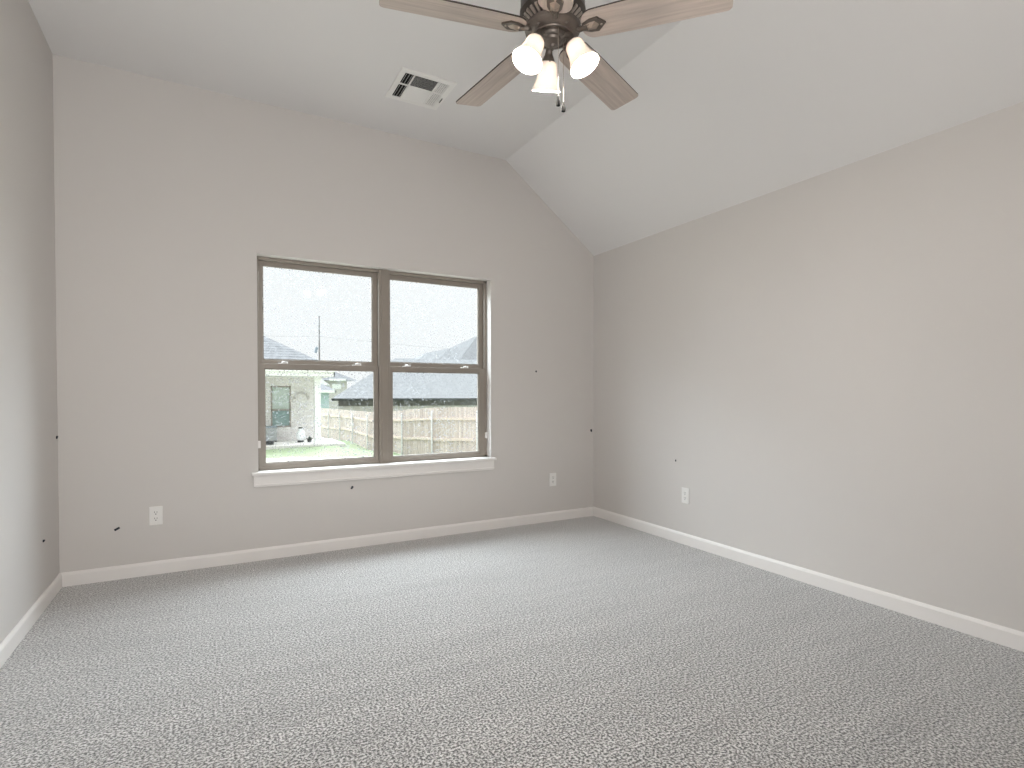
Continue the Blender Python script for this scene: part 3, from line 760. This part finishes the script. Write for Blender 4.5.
# --- long hip-roofed house beyond the fence
H2A = -.26
h2 = thing('house', 'long low house with a pale grey hip roof behind the fence', 'house', (6.83, 36, -1.6), H2A)
Z2 = 1.6; EZ, sp = .87+Z2, .70
def to2(v):
    v = v - Vector((6.83, 36, -1.6)); return Matrix.Rotation(-H2A, 3, 'Z') @ v
b = MB(); b.box((.4, .5, 0), (19, 7.6, EZ+.02)); b.box((6, 7, 0), (19, 15, EZ+.02)); b.build('brick_wall', M_brick2, h2)
b = MB()
a, c, d, e, r0, r1 = (0, 0, EZ), (19.7, 0, EZ), (19.7, 8.2, EZ), (0, 8.2, EZ), (4.1, 4.1, EZ+sp*4.1), (15.6, 4.1, EZ+sp*4.1)
for f in ((a, c, r1, r0), (c, d, r1), (d, e, r0, r1), (e, a, r0), (a, e, d, c)): b.face(f)
# taller ridge behind
RG = [(404, 362), (425.6, 353), (450, 348), (478, 335.3), (530, 315)]
top = [to2(at(px, py, 50)) for px, py in RG]; fr = [to2(at(px, 372, 47.4)) for px, py in RG]; bk = [to2(at(px, 375, 56)) for px, py in RG]
for i in range(4):
    b.face((fr[i], fr[i+1], top[i+1], top[i])); b.face((top[i], top[i+1], bk[i+1], bk[i])); b.face((fr[i], bk[i], bk[i+1], fr[i+1]))
b.face((fr[0], top[0], bk[0])); b.face((fr[4], bk[4], top[4]))
b.build('roof', M_roof2, h2)
b = MB(); b.box((0, -.03, EZ-.15), (19.7, .03, EZ)); b.box((-.03, 0, EZ-.15), (.03, 8.2, EZ));
b.build('gutter', M_black, h2)['label'] = 'dark gutter under the eave'
b = MB(); b.box((.36, .44, EZ-.50), (19, .5, EZ)); b.build('eave_shade_band', M_eave_shade, h2)  # dark band painted in for the shade under the eave

# --- two far houses between the patio and the long house
q = at(338, 400, 70)
H3S = 70/56
h3 = thing('house', 'far house with a dark grey hip roof and a white gable beyond the patio column', 'house', (q.x, q.y, -1.8))
h3.scale = (H3S,)*3
b = MB(); b.box((-3.6, 0, 0), (.9, 6, 3.95)); b.build('wall', M_brick2, h3)
b = MB(); A_, B_, C_, D_ = (-6, -.4, 3.75), (1.9, -.4, 3.75), (1.9, 6.4, 3.75), (-6, 6.4, 3.75); R_, R2_ = (-2.2, 3.0, 5.75), (-4.5, 3.0, 5.75)
for f in ((A_, B_, R_, R2_), (B_, C_, R_), (C_, D_, R2_, R_), (D_, A_, R2_), (A_, D_, C_, B_)): b.face(f)
b.build('roof', M_roof, h3)
b = MB(); b.prism([(-1.9, -.5, 3.25), (-.85, -.5, 3.25), (-1.9, -.5, 4.05)], (0, .3, 0)); b.box((-.9, -.45, 3.7), (.7, -.3, 3.92)); b.box((-.6, -.06, 2.9), (.3, 0, 3.4)); b.build('white_gable', M_siding, h3)
q = at(326, 404, 58)
h4 = thing('house', 'small teal-walled house with white fascia just right of the patio column', 'house', (q.x, q.y, -1.75))
h4.scale = (58/46,)*3
b = MB(); b.box((-2.2, 0, 0), (.25, 4, 2.45)); b.build('wall', M_teal, h4)
b = MB(); b.box((-2.6, -.4, 2.42), (.75, -.3, 2.62)); b.box((.65, -.4, 2.42), (.75, 4.3, 2.62)); b.build('fascia', M_fascia, h4)
b = MB(); A_, B_, C_, D_ = (-2.6, -.4, 2.62), (.75, -.4, 2.62), (.75, 4.4, 2.62), (-2.6, 4.4, 2.62); R_, R2_ = (-.6, 2.0, 3.5), (-1.4, 2.0, 3.5)
for f in ((A_, B_, R_, R2_), (B_, C_, R_), (C_, D_, R2_, R_), (D_, A_, R2_), (A_, D_, C_, B_)): b.face(f)
b.build('roof', M_roof, h4)

# --- utility pole and its line
q = at(319.5, 380, 85)
up_ = thing('utility_pole', 'dark wooden utility pole with a grey transformer above the roofs', 'utility pole', (q.x, q.y, -1.8))
ztop = at(319, 316, 85).z+1.8
b = MB(); b.lathe([(.14, 0), (.085, ztop), (0, ztop+.02)], 12); b.build('pole', M_pole, up_, True)
zt2 = at(316, 350, 85).z+1.8; R90 = r2*(-.48)
tr_ = MB(); tr_.tube([(R90.x-.12*r2.x, R90.y-.12*r2.y, zt2-.45), (R90.x+.12*r2.x, R90.y+.12*r2.y, zt2+.45)], .22, 14)
tr_.tube([(R90.x, R90.y, zt2+.2), (0, 0, zt2+.25)], .03, 6); tr_.tube([(R90.x+.1*r2.x, R90.y+.1*r2.y, zt2+.45), (R90.x+.12*r2.x, R90.y+.12*r2.y, zt2+.62)], .03, 6)
tr_.build('transformer', M_trans, up_, True)
b = MB(); zc = at(318, 336.3, 85)
A0, A1 = at(150, 327, 87), at(600, 356, 85)
P = [A0.lerp(zc, i/12) - Vector((0, 0, .5*math.sin(PI*i/12))) for i in range(13)] + [zc.lerp(A1, i/12) - Vector((0, 0, .5*math.sin(PI*i/12))) for i in range(1, 13)]
b.tube(P, .014, 5); tag(b.build('power_line', M_wire), 'thin power line strung past the utility pole across the sky', 'wire')
